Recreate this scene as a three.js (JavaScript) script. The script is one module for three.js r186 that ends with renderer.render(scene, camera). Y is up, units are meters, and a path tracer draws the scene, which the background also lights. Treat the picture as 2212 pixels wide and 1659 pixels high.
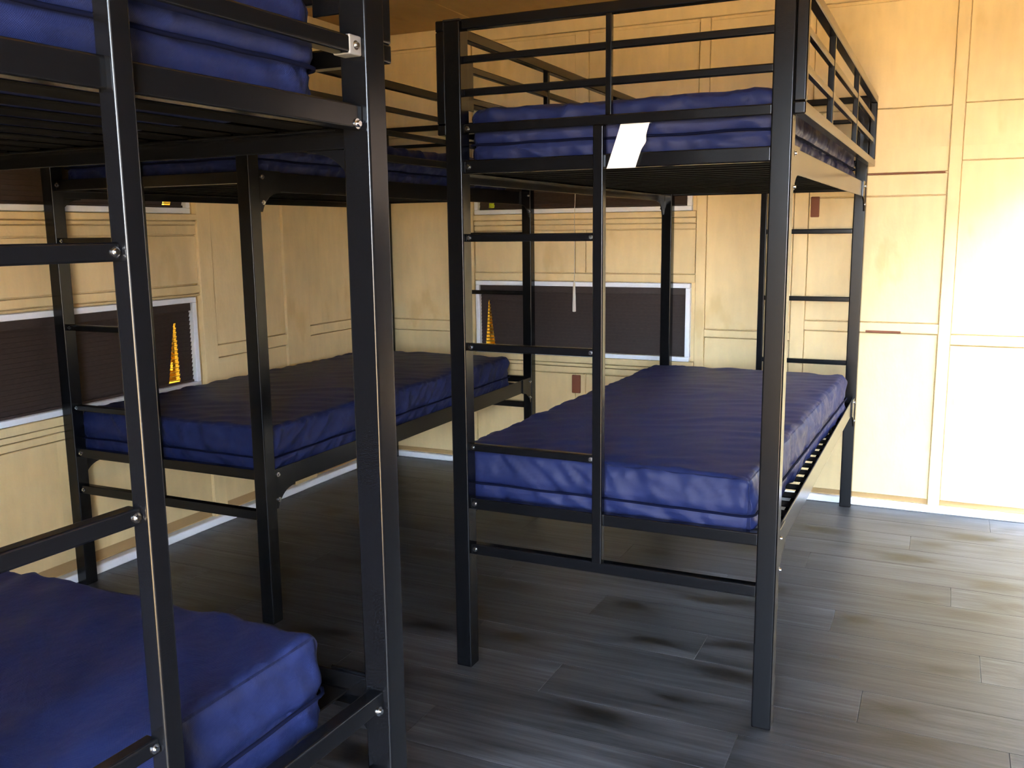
import * as THREE from 'three';
import { RoundedBoxGeometry } from 'three/addons/geometries/RoundedBoxGeometry.js';
import { mergeGeometries, mergeVertices } from 'three/addons/utils/BufferGeometryUtils.js';
import { ImprovedNoise } from 'three/addons/math/ImprovedNoise.js';

// ---------------------------------------------------------------- camera, sky, exposure
const scene = new THREE.Scene();
const camera = new THREE.PerspectiveCamera(2 * Math.atan(829.5 / 1997.3) * 180 / Math.PI, 2212 / 1659, 0.05, 200);
camera.position.set(1.3033, 1.3207, 2.345);
camera.rotation.set(-0.1642, 0.4401, -0.0114, 'YXZ');
scene.add(camera);
scene.background = new THREE.Color().setRGB(1.72, 2.02, 2.42);   // one even overcast sky
const renderer = new THREE.WebGLRenderer({ antialias: true });
renderer.toneMapping = THREE.LinearToneMapping;
renderer.toneMappingExposure = 31.0;
renderer.shadowMap.enabled = true;
const sun = new THREE.DirectionalLight(new THREE.Color().setRGB(1.0, 0.93, 0.82), 6.8);   // behind the cabin: it lights the ground outside, not the room
sun.position.set(-12, 13, -3); sun.target.position.set(0, 0, 0); sun.castShadow = true; sun.shadow.mapSize.set(2048, 2048);
Object.assign(sun.shadow.camera, { left: -14, right: 14, top: 14, bottom: -14, near: 1, far: 50 });
scene.add(sun, sun.target);

// ---------------------------------------------------------------- helpers
function rng(seed) { let a = seed >>> 0; return () => { a = (a + 0x6D2B79F5) | 0; let t = Math.imul(a ^ (a >>> 15), 1 | a); t = (t + Math.imul(t ^ (t >>> 7), 61 | t)) ^ t; return ((t ^ (t >>> 14)) >>> 0) / 4294967296; }; }
const perlin = new ImprovedNoise();
const noise = (x, y, z = 0) => perlin.noise(x, y, z);
function fbm(x, y, z, n = 4) { let s = 0, a = 0.5; for (let i = 0; i < n; i++) { s += a * noise(x, y, z); x *= 2.03; y *= 2.03; z += 7.3; a *= 0.5; } return s; }
const smooth = (a, b, x) => { const t = Math.min(1, Math.max(0, (x - a) / (b - a))); return t * t * (3 - 2 * t); };
const names = new Map();
function numbered(name) { const n = names.get(name) || 0; names.set(name, n + 1); return n ? `${name}_${String(n).padStart(3, '0')}` : name; }

function texture(w, h, fn, srgb) {   // fn(u, v) -> [r, g, b] in 0..1 (sRGB when srgb)
  const d = new Uint8Array(w * h * 4);
  for (let j = 0; j < h; j++) for (let i = 0; i < w; i++) {
    const c = fn(i / w, j / h, i, j), k = 4 * (j * w + i);
    d[k] = 255 * Math.min(1, Math.max(0, c[0])); d[k + 1] = 255 * Math.min(1, Math.max(0, c[1])); d[k + 2] = 255 * Math.min(1, Math.max(0, c[2])); d[k + 3] = 255;
  }
  const t = new THREE.DataTexture(d, w, h, THREE.RGBAFormat);
  t.wrapS = t.wrapT = THREE.RepeatWrapping; t.magFilter = THREE.LinearFilter; t.minFilter = THREE.LinearMipmapLinearFilter; t.generateMipmaps = true;
  if (srgb) t.colorSpace = THREE.SRGBColorSpace;
  t.needsUpdate = true; return t;
}
function metricUV(g, s = 1) {        // uv in metres over the plane each face lies in
  const p = g.attributes.position, n = g.attributes.normal, uv = new Float32Array(p.count * 2);
  for (let i = 0; i < p.count; i++) {
    const ax = Math.abs(n.getX(i)), ay = Math.abs(n.getY(i)), az = Math.abs(n.getZ(i));
    if (ay >= ax && ay >= az) { uv[2 * i] = p.getX(i) * s; uv[2 * i + 1] = p.getZ(i) * s; }
    else if (ax >= az) { uv[2 * i] = p.getZ(i) * s; uv[2 * i + 1] = p.getY(i) * s; }
    else { uv[2 * i] = p.getX(i) * s; uv[2 * i + 1] = p.getY(i) * s; }
  }
  g.setAttribute('uv', new THREE.BufferAttribute(uv, 2)); return g;
}
function bx(x0, x1, y0, y1, z0, z1, r = 0.003, seg = 1) {   // an edge-rounded box between two corners
  const w = Math.abs(x1 - x0), h = Math.abs(y1 - y0), d = Math.abs(z1 - z0);
  let g = r > 0 ? new RoundedBoxGeometry(w, h, d, seg, Math.min(r, w * 0.49, h * 0.49, d * 0.49)) : new THREE.BoxGeometry(w, h, d);
  if (g.index) g = g.toNonIndexed();
  g.translate((x0 + x1) / 2, (y0 + y1) / 2, (z0 + z1) / 2);
  return metricUV(g);
}
function mesh(name, geo, mat, parent) {
  const m = new THREE.Mesh(geo, mat); m.name = parent ? name : numbered(name); m.castShadow = m.receiveShadow = true;
  (parent || scene).add(m); return m;
}
function group(name, pos = [0, 0, 0]) { const g = new THREE.Group(); g.name = numbered(name); g.position.set(...pos); scene.add(g); return g; }
function tag(o, label, category, grp) { o.userData.label = label; o.userData.category = category; if (grp) o.userData.group = grp; return o; }
function structure(o) { o.userData.kind = 'structure'; return o; }
function copy(o, name) { const c = o.clone(); c.name = numbered(name); c.userData = {}; scene.add(c); return c; }

// ---------------------------------------------------------------- materials
const paintTex = texture(1024, 1024, (u, v) => {
  const a = fbm(u * 6, v * 6, 1.5, 5), b = fbm(u * 40, v * 9, 4.1, 3), s = smooth(0.22, 0.42, fbm(u * 11, v * 5, 9.7, 4));
  const k = 1 + 0.08 * a + 0.05 * b - 0.04 * s;
  return [0.900 * k, 0.805 * k - 0.012 * s, 0.600 * k - 0.035 * s];
}, true);
const paintBump = texture(512, 512, (u, v) => { const k = 0.5 + 0.35 * fbm(u * 60, v * 24, 2.2, 3) + 0.2 * fbm(u * 9, v * 9, 5, 3); return [k, k, k]; });
const withRepeat = (t, s) => { const c = t.clone(); c.repeat.set(s, s); c.needsUpdate = true; return c; };
const M = {};
M.paint = new THREE.MeshStandardMaterial({ map: withRepeat(paintTex, 0.6), bumpMap: withRepeat(paintBump, 1.5), bumpScale: 0.0012, roughness: 0.62 });
M.backing = new THREE.MeshStandardMaterial({ color: 0xa98a5c, roughness: 0.85 });
M.ceiling = new THREE.MeshStandardMaterial({ map: withRepeat(paintTex, 0.4), color: 0xd2c0a0, roughness: 0.8 });
M.white = new THREE.MeshStandardMaterial({ color: 0xeef3fa, bumpMap: withRepeat(paintBump, 2), bumpScale: 0.0006, roughness: 0.45 });
M.darkWood = new THREE.MeshStandardMaterial({ color: 0x3a2c20, roughness: 0.8, bumpMap: withRepeat(paintBump, 2), bumpScale: 0.001 });   // unpainted boards
M.rawWood = new THREE.MeshStandardMaterial({ color: 0x7d4a34, roughness: 0.75, bumpMap: withRepeat(paintBump, 4), bumpScale: 0.001 });
const grit = texture(256, 256, (u, v, i, j) => { const k = 0.5 + 0.5 * noise(i * 0.41, j * 0.41, 3.3); return [k, k, k]; });
M.steel = new THREE.MeshPhysicalMaterial({ color: 0x0b0c0f, metalness: 0.0, roughness: 0.19, specularIntensity: 0.5, ior: 1.55, bumpMap: withRepeat(grit, 12), bumpScale: 0.00006 });
M.slat = new THREE.MeshPhysicalMaterial({ color: 0x0b0c0e, roughness: 0.9, specularIntensity: 0.15 });
M.glint = new THREE.MeshStandardMaterial({ color: 0x77797c, roughness: 0.4 });
M.cap = new THREE.MeshStandardMaterial({ color: 0x0d0e10, roughness: 0.55 });
M.chrome = new THREE.MeshStandardMaterial({ color: 0xc9ccd0, metalness: 1, roughness: 0.22 });
const weave = texture(512, 512, (u, v, i, j) => { const k = 0.5 + 0.22 * Math.sin(i * 1.55) * Math.sin(j * 1.55) + 0.5 * fbm(u * 16, v * 16, 8.1, 4); return [k, k, k]; });
M.nylon = new THREE.MeshPhysicalMaterial({ color: 0x192146, roughness: 0.44, specularIntensity: 0.3, sheen: 0.02, sheenColor: new THREE.Color(0x5a70b8), sheenRoughness: 0.45, bumpMap: withRepeat(weave, 3), bumpScale: 0.0014 });
M.piping = new THREE.MeshPhysicalMaterial({ color: 0x070b20, roughness: 0.95, specularIntensity: 0.1 });
M.paper = new THREE.MeshPhysicalMaterial({ color: 0xf6f4ee, roughness: 0.9, side: THREE.DoubleSide, transmission: 0.3, thickness: 0 });
const blindTex = texture(256, 256, (u, v, i, j) => { const k = 0.8 + 0.25 * noise(i * 0.05, j * 0.9, 1) + 0.1 * noise(i * 0.6, j * 0.6, 5); return [0.265 * k, 0.21 * k, 0.19 * k]; }, true);
M.blind = new THREE.MeshStandardMaterial({ map: withRepeat(blindTex, 4), roughness: 0.6 });
M.cord = new THREE.MeshStandardMaterial({ color: 0xd8d4c8, roughness: 0.8 });
M.glass = new THREE.MeshPhysicalMaterial({ color: new THREE.Color().setRGB(0.20, 0.16, 0.055), roughness: 0.02, transmission: 1, thickness: 0, ior: 1.5 });
M.ground = new THREE.MeshStandardMaterial({ color: new THREE.Color().setRGB(0.44, 0.275, 0.108), roughness: 0.95 });
M.bark = new THREE.MeshStandardMaterial({ color: 0x5d4a38, roughness: 0.9 });
M.leaf = new THREE.MeshPhysicalMaterial({ color: 0xffffff, roughness: 0.9, side: THREE.DoubleSide, transmission: 0.4, thickness: 0 });

// floor boards: grey-brown wood, four faces of 1.22 x 0.19 m
function woodTex(seed) {
  const R = rng(seed), knots = [], ox = R() * 50, tone = 0.92 + 0.2 * R();
  for (let i = 0; i < 2 + Math.floor(R() * 2.6); i++) knots.push([R(), 0.2 + 0.6 * R(), 0.02 + 0.03 * R(), 0.6 + 0.4 * R()]);
  return texture(1024, 256, (u, v) => {
    let wv = 0, dark = 0;
    for (const [ku, kv, kr, ks] of knots) {
      const dx = (u - ku) * 1.22 / 2.6, dy = (v - kv) * 0.19, d = Math.hypot(dx, dy) / kr;
      wv += 0.35 * Math.exp(-d * d * 0.8) * Math.sign(dy || 1) * (1 - Math.min(1, d * 0.25));
      dark += ks * Math.exp(-Math.pow(d * 1.7, 2)) + 0.35 * ks * Math.exp(-Math.pow(d * 0.75, 2));
    }
    const y = v * 0.19 * 26 + wv * 2;
    const grain = fbm(u * 3.2 + ox, y * 3.2, seed, 4), fine = fbm(u * 14 + ox, y * 22, seed + 3, 3), broad = fbm(u * 2.1 + ox, y * 0.7, seed + 9, 3);
    const k = tone * (1.02 + 0.75 * broad + 0.65 * grain + 0.36 * fine) * (1 - 0.72 * Math.min(1, dark));
    const warm = 0.5 + broad;
    return [0.198 * k + 0.010 * warm, 0.209 * k, 0.227 * k - 0.006 * warm];
  }, true);
}
M.planks = [11, 23, 37, 51, 64].map((s) => new THREE.MeshPhysicalMaterial({ map: woodTex(s), roughness: 0.38, specularIntensity: 0.8, bumpMap: withRepeat(paintBump, 1), bumpScale: 0.0005 }));

// ---------------------------------------------------------------- the setting
const XL = -1.690, ZB = -2.250, XR = 1.95, ZF = 3.00, H = 2.40;   // faces of the boards on the walls

// floor: boards laid across the room
{
  const floor = structure(mesh('floor', bx(XL - 0.12, XR + 0.12, -0.10, -0.010, ZB - 0.12, ZF + 0.12, 0), M.cap));
  const R = rng(7), PW = 0.19, PL = 1.22, first = 0.295;
  const faces = [false, true].map((flip) => {
    const g = new RoundedBoxGeometry(1, 0.012, PW - 0.0012, 1, 0.0006);
    const p = g.attributes.position, uv = new Float32Array(p.count * 2);
    for (let i = 0; i < p.count; i++) { const s = flip ? -1 : 1; uv[2 * i] = s * p.getX(i) + 0.5; uv[2 * i + 1] = s * p.getZ(i) / PW + 0.5; }
    g.setAttribute('uv', new THREE.BufferAttribute(uv, 2)); return g;
  });
  for (let k = -30; k < 24; k++) {
    const z0 = Math.max(-0.14 + k * PW, ZB - 0.02), z1 = Math.min(-0.14 + (k + 1) * PW, ZF);
    if (z1 - z0 < 0.01) continue;
    const off = k === 0 ? first : first + PL * (((k * 0.37) % 1) + 0.12 * R());
    for (let i = -4; i < 4; i++) {
      const x0 = Math.max(off + i * PL, XL - 0.02), x1 = Math.min(off + (i + 1) * PL, XR);
      if (x1 - x0 < 0.02) continue;
      const m = mesh('plank', faces[R() < 0.5 ? 0 : 1], M.planks[Math.floor(R() * M.planks.length)], floor);
      m.scale.set(x1 - x0 - 0.0012, 1, (z1 - z0) / PW); m.position.set((x0 + x1) / 2, -0.006, (z0 + z1) / 2);
    }
  }
}
// ceiling: sheets with open joints running away from the camera
{
  const c = structure(mesh('ceiling', bx(XL - 0.12, XR + 0.12, H + 0.012, H + 0.14, ZB - 0.12, ZF + 0.12, 0), M.backing));
  const xs = [XL - 0.02, -1.0, -0.42, 0.19, 0.80, 1.41, XR + 0.02];
  for (let i = 0; i + 1 < xs.length; i++) for (const [a, b] of [[ZB - 0.02, 0.19], [0.19, ZF + 0.02]])
    mesh('ceiling_panel', bx(xs[i] + 0.003, xs[i + 1] - 0.003, H, H + 0.011, a + 0.003, b - 0.003, 0.002), M.ceiling, c);
}
// a wall with rectangular holes; u runs along the wall, v up
function wallGeo(u0, u1, holes, t) {
  const s = new THREE.Shape([[u0, -0.1], [u1, -0.1], [u1, H + 0.012], [u0, H + 0.012]].map((p) => new THREE.Vector2(...p)));
  for (const [a, b, c, d] of holes) s.holes.push(new THREE.Path([[a, c], [a, d], [b, d], [b, c]].map((p) => new THREE.Vector2(...p))));
  return new THREE.ExtrudeGeometry(s, { depth: t, bevelEnabled: false });
}
const WX0 = -1.077, WX1 = 0.135, LY0 = 0.652, LY1 = 1.050, UY0 = 1.410, UY1 = 1.710;  // back windows
const adjZ = (z) => 2.345 + (z - 2.345) * 1.010, adjY = (y) => 1.3207 + (y - 1.3207) * 1.010;
const WZ0 = adjZ(-0.722), WZ1 = WZ0 + 1.22;                                            // left windows (far end, near end)

const wallBack = structure(mesh('wall_back', metricUV(wallGeo(XL - 0.12, XR + 0.12, [[WX0 + 0.02, WX1 - 0.02, LY0 + 0.02, LY1 - 0.02], [WX0 + 0.02, WX1 - 0.02, UY0 + 0.02, UY1 - 0.02]], 0.10).translate(0, 0, ZB - 0.025 - 0.10)), M.paint));
const wallLeft = structure(mesh('wall_left', metricUV(wallGeo(ZB - 0.12, ZF + 0.12, [[WZ0 + 0.02, WZ1 - 0.02, LY0 + 0.02, LY1 - 0.02], [WZ0 + 0.02, WZ1 - 0.02, UY0 + 0.02, UY1 - 0.02]], 0.10).rotateY(-Math.PI / 2).translate(XL - 0.025, 0, 0)), M.paint));
const D1 = [[-2.19, -1.50]], DH = 2.02, DR = 1.74;                                // double doorway in the right wall
const wallRight = structure(mesh('wall_right', metricUV(wallGeo(ZB - 0.12, ZF + 0.12, [[D1[0][0], D1[0][1], 0, DR], [-1.30, -1.02, 1.41, 1.85], [-0.86, -0.56, 1.41, 1.85]], 0.12).rotateY(-Math.PI / 2).translate(XR + 0.12, 0, 0)), M.darkWood));
const D2 = [0.80, 1.85];                                                               // doorway behind the camera
const wallFront = structure(mesh('wall_front', metricUV(wallGeo(XL - 0.12, XR + 0.12, [[D2[0], D2[1], 0, DH]], 0.12).translate(0, 0, ZF)), M.darkWood));

// boards on the back wall: [x0, x1, y0, y1, how far behind the proud face]
const onBack = (name, x0, x1, y0, y1, back, mat = M.paint, r = 0.003) => mesh(name, bx(x0, x1, y0, y1, ZB - 0.026, ZB - back, r), mat, wallBack);
const onLeft = (name, z0, z1, y0, y1, back, mat = M.paint, r = 0.003) => mesh(name, bx(XL - 0.026, XL - back, y0, y1, z0, z1, r), mat, wallLeft);
{
  const S = [[-1.130, -1.085], [0.158, 0.207], [0.625, 0.690], [1.277, 1.327], [1.880, 1.930]];
  const G = 0.0018, P = 0.009;
  for (const [a, b] of S) onBack('stile', a, b, 0.034, 2.313, 0.001);
  onBack('top_rail', XL, XR, 2.316, H, 0);
  mesh('baseboard', bx(XL, XR, 0, 0.033, ZB - 0.02, ZB + 0.012, 0.006, 2), M.white, wallBack);
  const bays = [[XL, -1.130], [0.207, 0.625], [0.690, 1.277], [1.327, 1.880], [1.930, XR]];
  const splits = [[[0.060, 0.758], [0.824, 1.8405], [1.8435, 2.300]], [[0.060, 0.780], [0.824, 1.8405], [1.8435, 2.300]], [[0.060, 0.832], [0.884, 1.455], [1.459, 1.552], [1.560, 1.8405], [1.8435, 2.300]], [[0.060, 0.786], [0.838, 1.602], [1.605, 1.847], [1.850, 2.300]], [[0.060, 0.786], [0.838, 1.845], [1.852, 2.300]]];
  bays.forEach(([a, b], i) => {
    const s = splits[i];
    s.forEach(([c, d]) => onBack('panel', a + G, b - G, c, d, P));
    onBack('tan_strip', a + G, b - G, 0.036, 0.058, 0.018, M.backing, 0.001);  // tan strip set back between baseboard and panels
    onBack('chair_rail', a, b, s[0][1] + 0.004, s[1][0] - 0.004, 0.003);
  });
  // the bay round the windows
  const wx0 = WX0 - 0.006, wx1 = WX1 + 0.021;
  for (const [a, b] of [[wx0, -0.484], [-0.429, wx1]]) {
    onBack('tan_strip', a + G, b - G, 0.036, 0.058, 0.018, M.backing, 0.001); onBack('panel', a + G, b - G, 0.060, 0.556, P); onBack('panel', a + G, b - G, 1.098, 1.318, P);
  }
  onBack('stile', -0.484, -0.429, 0.034, 0.558, 0.004); onBack('stile', -0.484, -0.429, 1.097, 1.320, 0.004);
  onBack('stile', -0.484, -0.412, 1.778, 2.313, 0.001);
  onBack('panel', wx0 + G, -0.484 - G, 1.782, 2.300, P); onBack('panel', -0.412 + G, wx1 - G, 1.782, 2.300, P);
  for (const [y0, y1, back] of [[0.562, 0.594, 0.004], [0.597, 0.614, 0.002], [0.617, 0.651, -0.004], [1.054, 1.094, 0.004], [1.322, 1.348, 0.006], [1.351, 1.375, 0.002], [1.378, 1.408, -0.006], [1.713, 1.775, 0.002]])
    onBack('trim_board', wx0, wx1, y0, y1, back);
  // strips of bare reddish wood in two of the joints
  onBack('wood_strip', 0.716, 1.265, 1.5535, 1.5590, 0.010, M.rawWood, 0.001);
  onBack('wood_strip', 0.968, 1.120, 0.834, 0.844, -0.001, M.rawWood, 0.002);
}
{
  const y = adjY, S = [[adjZ(-0.838), adjZ(-0.757)], [adjZ(-1.512), adjZ(-1.33)]];
  for (const [a, b] of S) onLeft('stile', a, b, 0.034, 2.313, -0.004);
  onLeft('top_rail', ZB, ZF, 2.316, H, 0);
  mesh('baseboard', bx(XL - 0.02, XL + 0.024, 0, 0.036, ZB, ZF, 0.006, 2), M.white, wallLeft);
  const G = 0.0018, P = 0.009, bays = [[ZB, S[1][0], y(0.800), y(0.848)], [S[1][1], S[0][0], y(0.772), y(0.826)]];
  for (const [a, b, c, d] of bays) {
    onLeft('panel', a + G, b - G, 0.082, c - 0.004, P); onLeft('panel', a + G, b - G, d + 0.004, 1.84, P); onLeft('panel', a + G, b - G, 1.846, 2.31, P);
    onLeft('chair_rail', a, b, c, d, 0.002); onLeft('tan_strip', a + G, b - G, 0.038, 0.080, 0.018, M.backing, 0.001);
  }
  const a = S[0][1], b = WZ1 + 0.01;
  onLeft('tan_strip', a + G, b - G, 0.038, 0.080, 0.018, M.backing, 0.001); onLeft('panel', a + G, b - G, 0.082, 0.556, P); onLeft('panel', a + G, b - G, 1.105, 1.315, P); onLeft('panel', a + G, b - G, 1.782, 2.31, P);
  for (const [y0, y1, back] of [[0.560, 0.588, 0.004], [0.591, 0.613, 0.002], [0.616, 0.650, -0.004], [1.054, 1.062, 0.004], [1.066, 1.100, 0.002], [1.320, 1.360, 0.006], [1.363, 1.378, 0.002], [1.381, 1.408, -0.006], [1.713, 1.775, 0.002]])
    onLeft('trim_board', a, b, y0, y1, back);
  onLeft('panel', b + G, ZF - G, 0.06, 2.31, P);
}
// windows: white frames with one pane each
function windowAt(n, wall, u0, u1, y0, y1) {
  const g = new THREE.Group(); g.name = `window_${n}`; structure(g); scene.add(g);
  const w = 0.024, back = wall === 'back', f = [];
  const add = (a, b, c, d, n0, n1) => f.push(back ? bx(a, b, c, d, ZB + n0, ZB + n1, 0.003) : bx(XL + n0, XL + n1, c, d, a, b, 0.003));
  for (const [a, b, c, d] of [[u0, u1, y1 - w, y1], [u0, u1, y0, y0 + w], [u0, u0 + w, y0 + w, y1 - w], [u1 - w, u1, y0 + w, y1 - w]]) add(a, b, c, d, -0.08, 0.004);
  for (const q of f) mesh('window_frame', q, M.white, g);
  const P = [u0 + w - 0.004, u1 - w + 0.004, y0 + w - 0.004, y1 - w + 0.004];
  mesh('pane', back ? bx(P[0], P[1], P[2], P[3], ZB - 0.079, ZB - 0.075, 0) : bx(XL - 0.079, XL - 0.075, P[2], P[3], P[0], P[1], 0), M.glass, g);
}
windowAt(1, 'back', WX0, WX1, LY0, LY1); windowAt(2, 'back', WX0, WX1, UY0, UY1);
windowAt(3, 'left', WZ0, WZ1, LY0, LY1); windowAt(4, 'left', WZ0, WZ1, UY0, UY1);
// door frames
{
  const d = new THREE.Group(); d.name = 'door_1'; structure(d); scene.add(d);
  const x0 = XR - 0.015, x1 = XR + 0.13;
  mesh('door_jamb', bx(x0, x1, 0, DR, D1[0][0], D1[0][0] + 0.03), M.white, d); mesh('door_jamb', bx(x0, x1, 0, DR, D1[0][1] - 0.03, D1[0][1]), M.white, d);
  mesh('door_head', bx(x0, x1, DR - 0.03, DR, D1[0][0], D1[0][1]), M.white, d);
  const e = new THREE.Group(); e.name = 'door_2'; structure(e); scene.add(e);
  const z0 = ZF - 0.015, z1 = ZF + 0.13;
  mesh('door_jamb', bx(D2[0], D2[0] + 0.03, 0, DH, z0, z1), M.white, e); mesh('door_jamb', bx(D2[1] - 0.03, D2[1], 0, DH, z0, z1), M.white, e);
  mesh('door_head', bx(D2[0], D2[1], DH - 0.03, DH, z0, z1), M.white, e);
}
// unseen wall, added a few steps outside the right doorway to block low daylight
structure(mesh('wall_light_blocker', bx(4.3, 4.45, -0.14, 2.7, -7, 4.5, 0.01), M.darkWood));
structure(mesh('bounce_blocker', bx(XR + 0.13, 4.1, -0.14, -0.03, -3.6, -0.6, 0.01), M.darkWood));  // unseen dark slab added by the doorway to cut light bouncing off the ground
structure(mesh('ground', bx(-80, 80, -0.30, -0.14, -80, 80, 0), M.ground));

// ---------------------------------------------------------------- bunk beds
const BW = 0.946, PT = 0.0512, BH = 1.896;
const boltGeo = (() => {
  const head = new THREE.CylinderGeometry(0.0045, 0.0055, 0.005, 6).toNonIndexed().translate(0, 0.004, 0), washer = new THREE.CylinderGeometry(0.008, 0.008, 0.0015, 14).toNonIndexed().translate(0, 0.001, 0);
  return mergeGeometries([head, washer]);
})();
const capGeo = bx(-PT / 2 - 0.0005, PT / 2 + 0.0005, 0, 0.004, -PT / 2 - 0.0005, PT / 2 + 0.0005, 0.0019, 2);
function bolt(parent, p, axis, s = 1) {                   // head standing along axis ('x', '-x', 'z', '-z')
  const m = mesh('bolt', boltGeo, M.chrome, parent); m.position.set(...p); m.scale.setScalar(s);
  if (axis === 'z') m.rotation.x = Math.PI / 2; if (axis === '-z') m.rotation.x = -Math.PI / 2; if (axis === 'x') m.rotation.z = -Math.PI / 2; if (axis === '-x') m.rotation.z = Math.PI / 2;
}
function bracketGeo(hRail, drop, len, t) {                // plate that widens to the post: z runs along the rail, y up
  const s = new THREE.Shape(); s.moveTo(0, hRail); s.lineTo(len, hRail); s.lineTo(len, 0);
  s.quadraticCurveTo(len * 0.35, 0, 0.012, -drop); s.lineTo(0, -drop); s.closePath();
  return new THREE.ExtrudeGeometry(s, { depth: t, bevelEnabled: true, bevelSize: 0.001, bevelThickness: 0.001, bevelSegments: 1, curveSegments: 8 });
}
const MIDS = { right: [0.6, 1.36], left: [0.765, 1.5] };
function makeBunk(L, rightBolts, shift = 0) {
  const bed = group('bunk_bed'), cx = BW / 2, cz = L / 2, st = M.steel;
  const put = (name, g, mat = st) => mesh(name, g.translate(-cx, 0, cz), mat, bed);        // corner coordinates: x 0..BW, z 0..-L
  for (const x of [0, BW - PT]) for (const z of [0, -(L - PT)]) {
    put('post', bx(x, x + PT, 0, BH - 0.004, z - PT, z, 0.0045, 3));
    const c = mesh('post_cap', capGeo, M.cap, bed); c.position.set(x + PT / 2 - cx, BH - 0.004, z - PT / 2 + cz);
  }
  for (const end of [0, 1]) {
    // the back end is the front end turned half round
    const e = (name, x0, x1, y0, y1, z0, z1, r = 0.004, seg = 2) => {
      const g = bx(x0, x1, y0, y1, z0, z1, r, seg); g.translate(-cx, 0, cz); if (end) g.rotateY(Math.PI); return mesh(name, g, st, bed);
    };
    const a = PT - 0.001, b = BW - PT + 0.001, zf = -0.010, zk = -0.040;
    e('top_rail', a, b, 1.867, 1.8955, zf, zk);
    e('guard_bar', a, b, 1.780, 1.799, -0.016, -0.034); e('guard_bar', a, b, 1.691, 1.711, -0.016, -0.034);
    e('guard_rail', a, b, 1.590, 1.6165, zf, zk);
    e('deck_rail', a, b, 1.480, 1.5175, -0.012, zk);
    e('deck_rail', a, b, 0.502, 0.5365, -0.012, zk);
    e('stretcher', a, b, 0.362, 0.3945, zf, zk);
    e('upright', 0.4700, 0.4862, 1.616, 1.868, -0.012, -0.028, 0.002);
    e('ladder_bar', 0.4395 + shift, 0.4690 + shift, 0.393, 1.5905, -0.0005, -0.028, 0.004);
    for (const y of [1.302, 0.989, 0.691]) e('rung', a, 0.4405 + shift, y - 0.011, y + 0.011, -0.012, -0.034);
    const q = (x, y, z, ax, s) => { const px = x - cx, pz = z + cz, k = end ? -1 : 1; bolt(bed, [px * k, y, pz * k], end ? { z: '-z', x: '-x', '-x': 'x' }[ax] : ax, s); };
    for (const y of [1.302, 0.989, 0.691]) { q(PT + 0.012, y, -0.012, 'z', 0.8); q(0.432 + shift, y, -0.012, 'z', 0.8); }
    for (const y of [1.499, 0.519]) { q(PT + 0.014, y, -0.012, 'z'); if (rightBolts) q(BW - PT - 0.014, y - 0.012, -0.012, 'z'); }
    for (const y of [0.378, 1.603]) { q(PT + 0.014, y, -0.010, 'z', 0.9); if (rightBolts) q(BW - PT - 0.014, y, -0.010, 'z', 0.9); }
  }
  for (const side of [0, 1]) {
    const X = side ? [BW, BW + 0.028] : [-0.028, 0], mids = side ? MIDS.right : MIDS.left;
    // guard panel fixed to the outside of the posts
    put('guard_top_rail', bx(X[0], X[1], 1.866, BH, -0.006, -L + 0.006, 0.004, 2));
    put('guard_bottom_rail', bx(X[0], X[1], 1.588, 1.618, -0.006, -L + 0.006, 0.004, 2));
    for (const z of [-0.006, -L + 0.034]) put('guard_end_bar', bx(X[0], X[1], 1.618, 1.866, z - 0.028, z, 0.004, 2));
    const m0 = X[0] + 0.006, m1 = X[1] - 0.006;
    for (const y of [1.790, 1.701]) put('guard_side_bar', bx(m0, m1, y - 0.010, y + 0.010, -0.034, -L + 0.034, 0.003, 2));
    for (const m of mids) put('guard_upright', bx(m0 - 0.001, m1 + 0.001, 1.617, 1.867, -m - 0.010, -m + 0.010, 0.003, 2));
    for (const z of [-PT - 0.003, -L + PT + 0.063]) put('guard_plate', bx(side ? BW - 0.034 : 0.030, side ? BW - 0.030 : 0.034, 1.66, 1.80, z - 0.060, z, 0.0015));
    // deck rails with slats
    const o = side ? BW - 0.010 : 0.010, s = side ? 1 : -1;
    for (const [y0, y1] of [[1.455, 1.519], [0.462, 0.532]]) {
      put('side_rail', mergeGeometries([bx(o - 0.005 * s, o, y0, y1, -PT - 0.004, -L + PT + 0.004, 0.002), bx(o - 0.034 * s, o - 0.005 * s, y0 + 0.026, y0 + 0.030, -PT - 0.02, -L + PT + 0.02, 0.001)]));
      for (const end of [0, 1]) {
        const g = bracketGeo(y1 - y0 + 0.004, 0.062, 0.105, 0.004);          // shape in (x = along rail, y), depth along z
        g.rotateY(end ? -Math.PI / 2 : Math.PI / 2);                          // along the rail: -z from the front post, +z from the back post
        g.translate(side ? BW - 0.0085 + (end ? 0.004 : 0) : 0.0045 + (end ? 0.004 : 0), y0 - 0.002, end ? -L + PT : -PT);
        put('corner_bracket', metricUV(g));
        const z = end ? -L + PT + 0.016 : -PT - 0.016;
        for (const y of [y1 - 0.018, y0 - 0.035]) bolt(bed, [(side ? BW - 0.003 : 0.003) - cx, y, z + cz], side ? 'x' : '-x', 0.95);
      }
    }
  }
  for (const y of [1.489, 0.496]) for (let z = -0.115; z > -L + 0.1; z -= 0.1) put('slat', bx(0.018, BW - 0.018, y, y + 0.004, z - 0.056, z, 0.0012), M.slat);
  return bed;
}
const bedA = makeBunk(2.235, false);
bedA.position.set(BW / 2, 0, -2.235 / 2);
tag(bedA, 'black metal bunk bed with a white paper tag under its upper rail', 'bunk bed', 'black metal bunk beds');
const bedB = copy(bedA, 'bunk_bed');
bedB.position.set(-0.712 - BW / 2, 0, -2.235 / 2 - 0.004);
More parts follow.
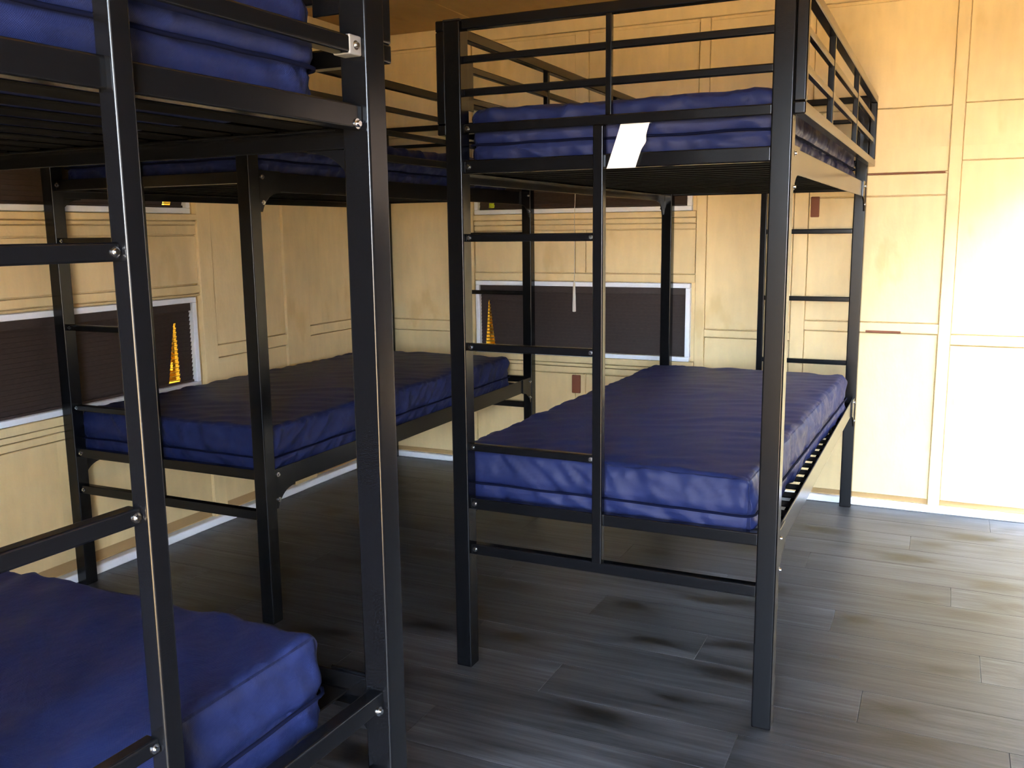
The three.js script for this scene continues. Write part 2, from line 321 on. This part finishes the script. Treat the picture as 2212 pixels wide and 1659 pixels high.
tag(bedB, 'black metal bunk bed in the far corner, pushed against the left wall under the windows', 'bunk bed', 'black metal bunk beds');
const bedC = makeBunk(2.09, true, -0.022), turnC = Math.PI / 2 - 0.03;
{ // its front right foot stands at (0.474, 1.042)
  const c = Math.cos(turnC), s = Math.sin(turnC), lx = BW / 2, lz = 2.09 / 2;
  bedC.rotation.y = turnC; bedC.position.set(0.474 - (lx * c + lz * s), 0, 1.042 - (-lx * s + lz * c));
}
tag(bedC, 'black metal bunk bed in the left foreground, cut off by the picture edge', 'bunk bed', 'black metal bunk beds');

{ // sky reflection painted as a grey sleeve on the end of its guard rail
  const m = mesh('rail_glint', bx(BW - PT - 0.030, BW - PT + 0.001, 1.5885, 1.6180, -0.0085, -0.0415, 0.003, 2).translate(-BW / 2, 0, 2.09 / 2), M.glint, bedC); m.userData.label = 'sky reflection painted as a grey sleeve';
}
// ---------------------------------------------------------------- mattresses
function mattressGeo(w, h, l, seed, crease = 1) {
  const g0 = new THREE.BoxGeometry(w, h, l, 84, 22, 150); g0.deleteAttribute('uv'); g0.deleteAttribute('normal');
  const g = mergeVertices(g0, 1e-5), p = g.attributes.position, r = 0.024, hx = w / 2, hy = h / 2, hz = l / 2;
  const uv = new Float32Array(p.count * 2);
  for (let i = 0; i < p.count; i++) {
    let x = p.getX(i), y = p.getY(i), z = p.getZ(i);
    const fx = Math.abs(x) > hx - 1e-4, fy = Math.abs(y) > hy - 1e-4;
    // spread the grid lines so that the rounding gets enough of them
    const ed = (t, half) => { const a = Math.abs(t) / half; return Math.sign(t) * half * (a < 0.86 ? a * (1 - r * 1.3 / half) / 0.86 : 1 - (1 - a) / 0.14 * (r * 1.3 / half)); };
    x = ed(x, hx); z = ed(z, hz); y = Math.sign(y) * hy * Math.pow(Math.abs(y) / hy, 0.85);
    const qx = Math.max(-hx + r, Math.min(hx - r, x)), qy = Math.max(-hy + r, Math.min(hy - r, y)), qz = Math.max(-hz + r, Math.min(hz - r, z));
    let nx = x - qx, ny = y - qy, nz = z - qz; const n = Math.hypot(nx, ny, nz) || 1; nx /= n; ny /= n; nz /= n;
    x = qx + nx * r; y = qy + ny * r; z = qz + nz * r;
    const side = Math.hypot(nx, nz);
    // fullness, seam groove, folds
    const ux = x / hx, uz = z / hz;
    y += (fy && y > 0 ? 1 : 0.4 * (1 + y / hy)) * 0.010 * (1 - ux * ux) * (1 - Math.pow(uz, 6));
    let d = side * 0.008 * Math.cos(y / hy * 1.4) - side * 0.010 * Math.exp(-Math.pow((y + 0.016) / 0.007, 2));
    const along = Math.abs(nz) > Math.abs(nx) ? x : z;
    const fold = 1 - Math.abs(noise(along * 9 + y * 11 + seed, y * 5 - along * 1.5, seed * 1.7)) * 2.6;
    const fold2 = 1 - Math.abs(noise(along * 21 + y * 16 + seed, y * 9, seed * 2.9)) * 2.4;
    d += crease * side * (0.011 * Math.pow(Math.max(0, fold), 1.7) + 0.006 * Math.pow(Math.max(0, fold2), 1.5) - 0.006);
    const gather = noise(along * 26 + seed * 3, y * 5 + along * 3, seed), pull = 0.35 + 0.65 * Math.pow(Math.abs(y) / hy, 1.5);
    d += side * 0.005 * gather * pull;
    const edge = Math.exp(-Math.min(hx - Math.abs(x), hz - Math.abs(z)) / 0.12);
    const top = 1 - Math.abs(noise(x * 3.2 + seed, z * 7.5 + x * 2, seed)) * 2.6, top2 = noise(x * 9 + seed, z * 16 + x * 6, seed + 4);
    d += Math.max(0, ny) * (0.0035 * Math.max(-0.3, top) + 0.002 * top2 + edge * 0.007 * top2) + 0.006 * fbm(x * 2, z * 2, seed, 2) * Math.max(0, ny);
    p.setXYZ(i, x + nx * d, y + ny * d + hy, z + nz * d);
    const k = Math.abs(ny) > 0.6; uv[2 * i] = k || Math.abs(nz) > Math.abs(nx) ? x : z; uv[2 * i + 1] = k ? z : y;
  }
  g.setAttribute('uv', new THREE.BufferAttribute(uv, 2)); g.computeVertexNormals(); return g;
}
function makeMattress(w, h, l, seed, crease) {
  const g = group('mattress');
  mesh('cover', mattressGeo(w, h, l, seed, crease), M.nylon, g);
  const pts = [], n = 160, a = w / 2 + 0.0115, b = l / 2 + 0.0115, rc = 0.03;
  const corner = (cx, cz, t0) => { for (let i = 0; i <= 6; i++) { const t = t0 + i / 6 * Math.PI / 2; pts.push(new THREE.Vector3(cx + rc * Math.cos(t), 0, cz + rc * Math.sin(t))); } };
  const run = (x0, z0, x1, z1) => { for (let i = 1; i < 30; i++) { const t = i / 30; pts.push(new THREE.Vector3(x0 + (x1 - x0) * t, 0, z0 + (z1 - z0) * t)); } };
  corner(a - rc, b - rc, 0); run(a - rc, b, -a + rc, b); corner(-a + rc, b - rc, Math.PI / 2); run(-a, b - rc, -a, -b + rc); corner(-a + rc, -b + rc, Math.PI); run(-a + rc, -b, a - rc, -b); corner(a - rc, -b + rc, Math.PI * 1.5); run(a, -b + rc, a, b - rc);
  for (const q of pts) q.y = h / 2 - 0.016 + 0.003 * noise(q.x * 9, q.z * 9, seed);
  mesh('piping', new THREE.TubeGeometry(new THREE.CatmullRomCurve3(pts, true, 'catmullrom', 0.3), n * 2, 0.0035, 6, true), M.piping, g);
  return g;
}
const MG = 'navy mattresses on the bunk beds';
const mA = makeMattress(0.885, 0.172, 1.905, 3.1);
mA.position.set(0.449, 0.501, -0.060 - 0.9525); mA.rotation.y = -0.026;
tag(mA, 'wrinkled navy mattress on the lower bunk of the bed nearest the bright white wall', 'mattress', MG);
const mA2 = makeMattress(0.850, 0.166, 1.905, 12.4);
mA2.position.set(0.480, 1.494, -0.062 - 0.9525);
tag(mA2, 'navy mattress on the upper bunk behind the white paper tag', 'mattress', MG);
const mB = copy(mA, 'mattress'); mB.position.set(-1.185, 0.501, -0.062 - 0.9525); mB.rotation.y = 0.004;
tag(mB, 'dark navy mattress on the lower bunk against the left wall', 'mattress', MG);
const mB2 = copy(mA2, 'mattress'); mB2.position.set(-1.185, 1.494, -0.075 - 0.9525);
tag(mB2, 'dark mattress on the upper bunk in the far left corner, seen through its guard bars', 'mattress', MG);
const mC = makeMattress(0.80, 0.172, 1.905, 21.7, 0.65);
const onC = (u, v) => { const c = Math.cos(turnC), s = Math.sin(turnC), x = u - BW / 2, z = v + 2.09 / 2; return [bedC.position.x + x * c + z * s, bedC.position.z - x * s + z * c]; };
{
  const [x, z] = onC(0.372, -0.058 - 0.9525); mC.position.set(x, 0.501, z); mC.rotation.y = turnC + 0.03;
  tag(mC, 'navy mattress on the lower bunk at the bottom left corner of the picture', 'mattress', MG);
}
const mC2 = copy(mC, 'mattress');
{
  const [x, z] = onC(0.430, -0.055 - 0.9525); mC2.position.set(x, 1.494, z); mC2.rotation.y = turnC;
  tag(mC2, 'navy mattress on the upper bunk at the top left of the picture', 'mattress', MG);
}

// ---------------------------------------------------------------- paper tag on bed A
{
  const t = group('paper_tag', [0.535, 1.590, -0.025]);
  const nx = 14, ny = 30, pos = [], idx = [], uv = [];
  for (let j = 0; j <= ny; j++) for (let i = 0; i <= nx; i++) {
    const s = j / ny, q = i / nx, len = s * 0.128;
    let x = (q - 0.5) * 0.078, y = -len, z = 0.0186;
    if (len < 0.018) { y = 0.0; z = 0.0006 + len; } else y = -(len - 0.018) - 0.0015;
    x += -0.034 * Math.max(0, -y) / 0.11 + 0.030 * (-y > 0 ? 1 : 1) - 0.012;
    const dent = Math.exp(-Math.pow((y + 0.048) / 0.012, 2)) * q * q * 0.006;
    z += -0.3 * Math.pow(Math.max(0, -y - 0.01), 2) * 2 + 0.004 * Math.sin(q * 3 + s * 4) * s + 0.012 * s * q - 0.02 * s * s; x += dent;
    z = Math.max(z, 0.0005 + (s > 0.2 ? 0.0145 + 0.012 * s : 0));
    pos.push(x, y - 0.0008, z); uv.push(q, s);
  }
  for (let j = 0; j < ny; j++) for (let i = 0; i < nx; i++) { const a = j * (nx + 1) + i, b = a + nx + 1; idx.push(a, b, a + 1, b, b + 1, a + 1); }
  const g = new THREE.BufferGeometry(); g.setAttribute('position', new THREE.Float32BufferAttribute(pos, 3)); g.setAttribute('uv', new THREE.Float32BufferAttribute(uv, 2)); g.setIndex(idx); g.computeVertexNormals();
  mesh('sheet', g, M.paper, t);
  tag(t, 'white paper tag hanging under the upper guard rail of the bunk bed', 'paper tag');
}
// ---------------------------------------------------------------- small brown blocks on the back wall
{
  const b = mesh('wood_block', bx(-0.5, -0.452, 0.454, 0.552, ZB - 0.003, ZB + 0.010, 0.004, 2), M.rawWood);
  tag(b, 'small reddish brown wooden block on the cream wall below the far window', 'wood block', 'brown blocks on the back wall');
  const c = mesh('wood_block', bx(0.700, 0.738, 1.368, 1.462, ZB - 0.012, ZB + 0.004, 0.004, 2), M.rawWood);
  tag(c, 'small brown wooden block high on the wall behind the right end of the bunk bed', 'wood block', 'brown blocks on the back wall');
}
// ---------------------------------------------------------------- slatted blinds in the windows
function makeBlind(wall, u0, u1, y0, y1, gap, label, cord) {
  const back = wall === 'back', g = group('window_blind');
  const P = (a, b, c, d, n0, n1, r = 0.002) => back ? bx(a, b, c, d, ZB + n0, ZB + n1, r) : bx(XL + n0, XL + n1, c, d, a, b, r);
  mesh('head_rail', P(u0, u1, y1 - 0.034, y1, -0.034, -0.008), M.blind, g);
  mesh('bottom_rail', P(u0, u1, y0, y0 + 0.010, -0.028, -0.014), M.blind, g);
  const parts = [];
  const slat = (a, b, y, closed) => {
    if (b - a < 0.002) return;
    const q = new THREE.BoxGeometry(b - a, 0.0011, 0.0235).rotateX(closed ? 1.25 : 0.10).translate((a + b) / 2, y, 0);
    if (back) q.translate(0, 0, ZB - 0.021); else q.rotateY(-Math.PI / 2).translate(XL - 0.021, 0, 0);
    parts.push(metricUV(q.toNonIndexed()));
  };
  for (let y = y0 + 0.018; y < y1 - 0.020; y += 0.0185) {
    const [c, d] = gap(y);
    if (d > c) { slat(u0, c, y, true); slat(c, d, y, false); slat(d, u1, y, true); } else slat(u0, u1, y, true);
  }
  mesh('slats', mergeGeometries(parts), M.blind, g);
  if (cord) {
    const z = ZB + 0.012;
    const curve = new THREE.CatmullRomCurve3([[cord, y1 - 0.015, ZB - 0.006], [cord, y1 - 0.05, ZB - 0.004], [cord, y0 + 0.03, ZB + 0.002], [cord, y0 - 0.03, z], [cord + 0.001, 1.2, z], [cord - 0.001, 1.055, z]].map((p) => new THREE.Vector3(...p)));
    mesh('cord', new THREE.TubeGeometry(curve, 40, 0.0016, 6), M.cord, g);
    mesh('tassel', new THREE.LatheGeometry([[0.0005, 0.165], [0.005, 0.160], [0.007, 0.12], [0.010, 0.02], [0.0095, 0.002], [0.0005, 0]].map((p) => new THREE.Vector2(...p)), 14).translate(cord - 0.001, 0.892, z), M.cord, g);
  }
  tag(g, label, 'window blind', 'brown slatted blinds'); return g;
}
{
  const wedge = (y0, y1, a0, b0, a1, b1) => (y) => { const t = (y - y0) / (y1 - y0); return t > 1 ? [0, 0] : [a0 + (a1 - a0) * t, b0 + (b1 - b0) * t]; };
  const i = 0.0245, z = adjZ;
  makeBlind('back', WX0 + i, WX1 - i, LY0 + i, LY1 - i, wedge(0.68, 0.935, -1.029, -0.968, -1.008, -1.000), 'dark brown blind in the lower window of the back wall');
  makeBlind('back', WX0 + i, WX1 - i, UY0 + i, UY1 - i, wedge(1.43, 1.62, -0.999, -0.962, -0.985, -0.975), 'dark brown blind in the upper window of the back wall with a white pull cord', -0.484);
  makeBlind('left', WZ0 + i, WZ1 - i, LY0 + i, LY1 - i, wedge(0.68, 0.945, z(-0.622), z(-0.556), z(-0.615), z(-0.605)), 'dark brown blind in the lower window of the left wall, behind the left bunk bed');
  makeBlind('left', WZ0 + i, WZ1 - i, UY0 + i, UY1 - i, wedge(1.43, 1.62, z(-0.637), z(-0.588), z(-0.62), z(-0.605)), 'dark brown blind in the upper window of the left wall with a bright green gap');
}
// ---------------------------------------------------------------- shrubs outside, seen through the gaps of the blinds
function makeShrub(x, z, seed, label) {
  const g = group('garden_shrub', [x, -0.14, z]), R = rng(seed), N = 2600;
  const stems = [];
  for (let i = 0; i < 7; i++) { const a = R() * 6.28, q = 0.5 * R(); stems.push(new THREE.TubeGeometry(new THREE.CatmullRomCurve3([[0.1 * Math.cos(a), 0, 0.1 * Math.sin(a)], [q * 0.6 * Math.cos(a), 0.8, q * 0.6 * Math.sin(a)], [q * Math.cos(a), 1.9, q * Math.sin(a)]].map((p) => new THREE.Vector3(...p))), 8, 0.018, 5)); }
  mesh('stems', mergeGeometries(stems), M.bark, g);
  const leaf = new THREE.PlaneGeometry(0.06, 0.11, 1, 2); { const p = leaf.attributes.position; for (let i = 0; i < p.count; i++) { p.setZ(i, 0.02 * Math.abs(p.getX(i)) / 0.03); if (Math.abs(p.getY(i)) > 0.03) p.setX(i, p.getX(i) * 0.15); } leaf.computeVertexNormals(); }
  const inst = new THREE.InstancedMesh(leaf, M.leaf, N), m = new THREE.Matrix4(), c = new THREE.Color(), e = new THREE.Euler();
  for (let i = 0; i < N; i++) {
    const a = R() * 6.283, h = 0.15 + 2.3 * R(), rad = 0.85 * Math.sqrt(R()) * (0.55 + 0.45 * Math.sin(Math.min(1, h / 2.4) * 2.8));
    e.set(R() * 6, R() * 6, R() * 6); m.makeRotationFromEuler(e).setPosition(rad * Math.cos(a), h, rad * Math.sin(a)); inst.setMatrixAt(i, m);
    const t = smooth(1.15, 1.5, h + 0.3 * (R() - 0.5)); c.setRGB(0.30 * (1 - t) + 0.13 * t, 0.15 * (1 - t) + 0.24 * t, 0.02, THREE.LinearSRGBColorSpace).multiplyScalar(0.75 + 0.5 * R()); inst.setColorAt(i, c);
  }
  inst.name = 'foliage'; inst.userData.kind = 'stuff'; g.add(inst);
  tag(g, label, 'shrub', 'shrubs outside the windows');
}
makeShrub(-1.85, -3.95, 5, 'golden and green shrub outside the back window, glimpsed through the gap in its blind');
makeShrub(-3.45, -2.25, 9, 'golden and green shrub outside the left window, glimpsed through the gap in its blind');

renderer.render(scene, camera);
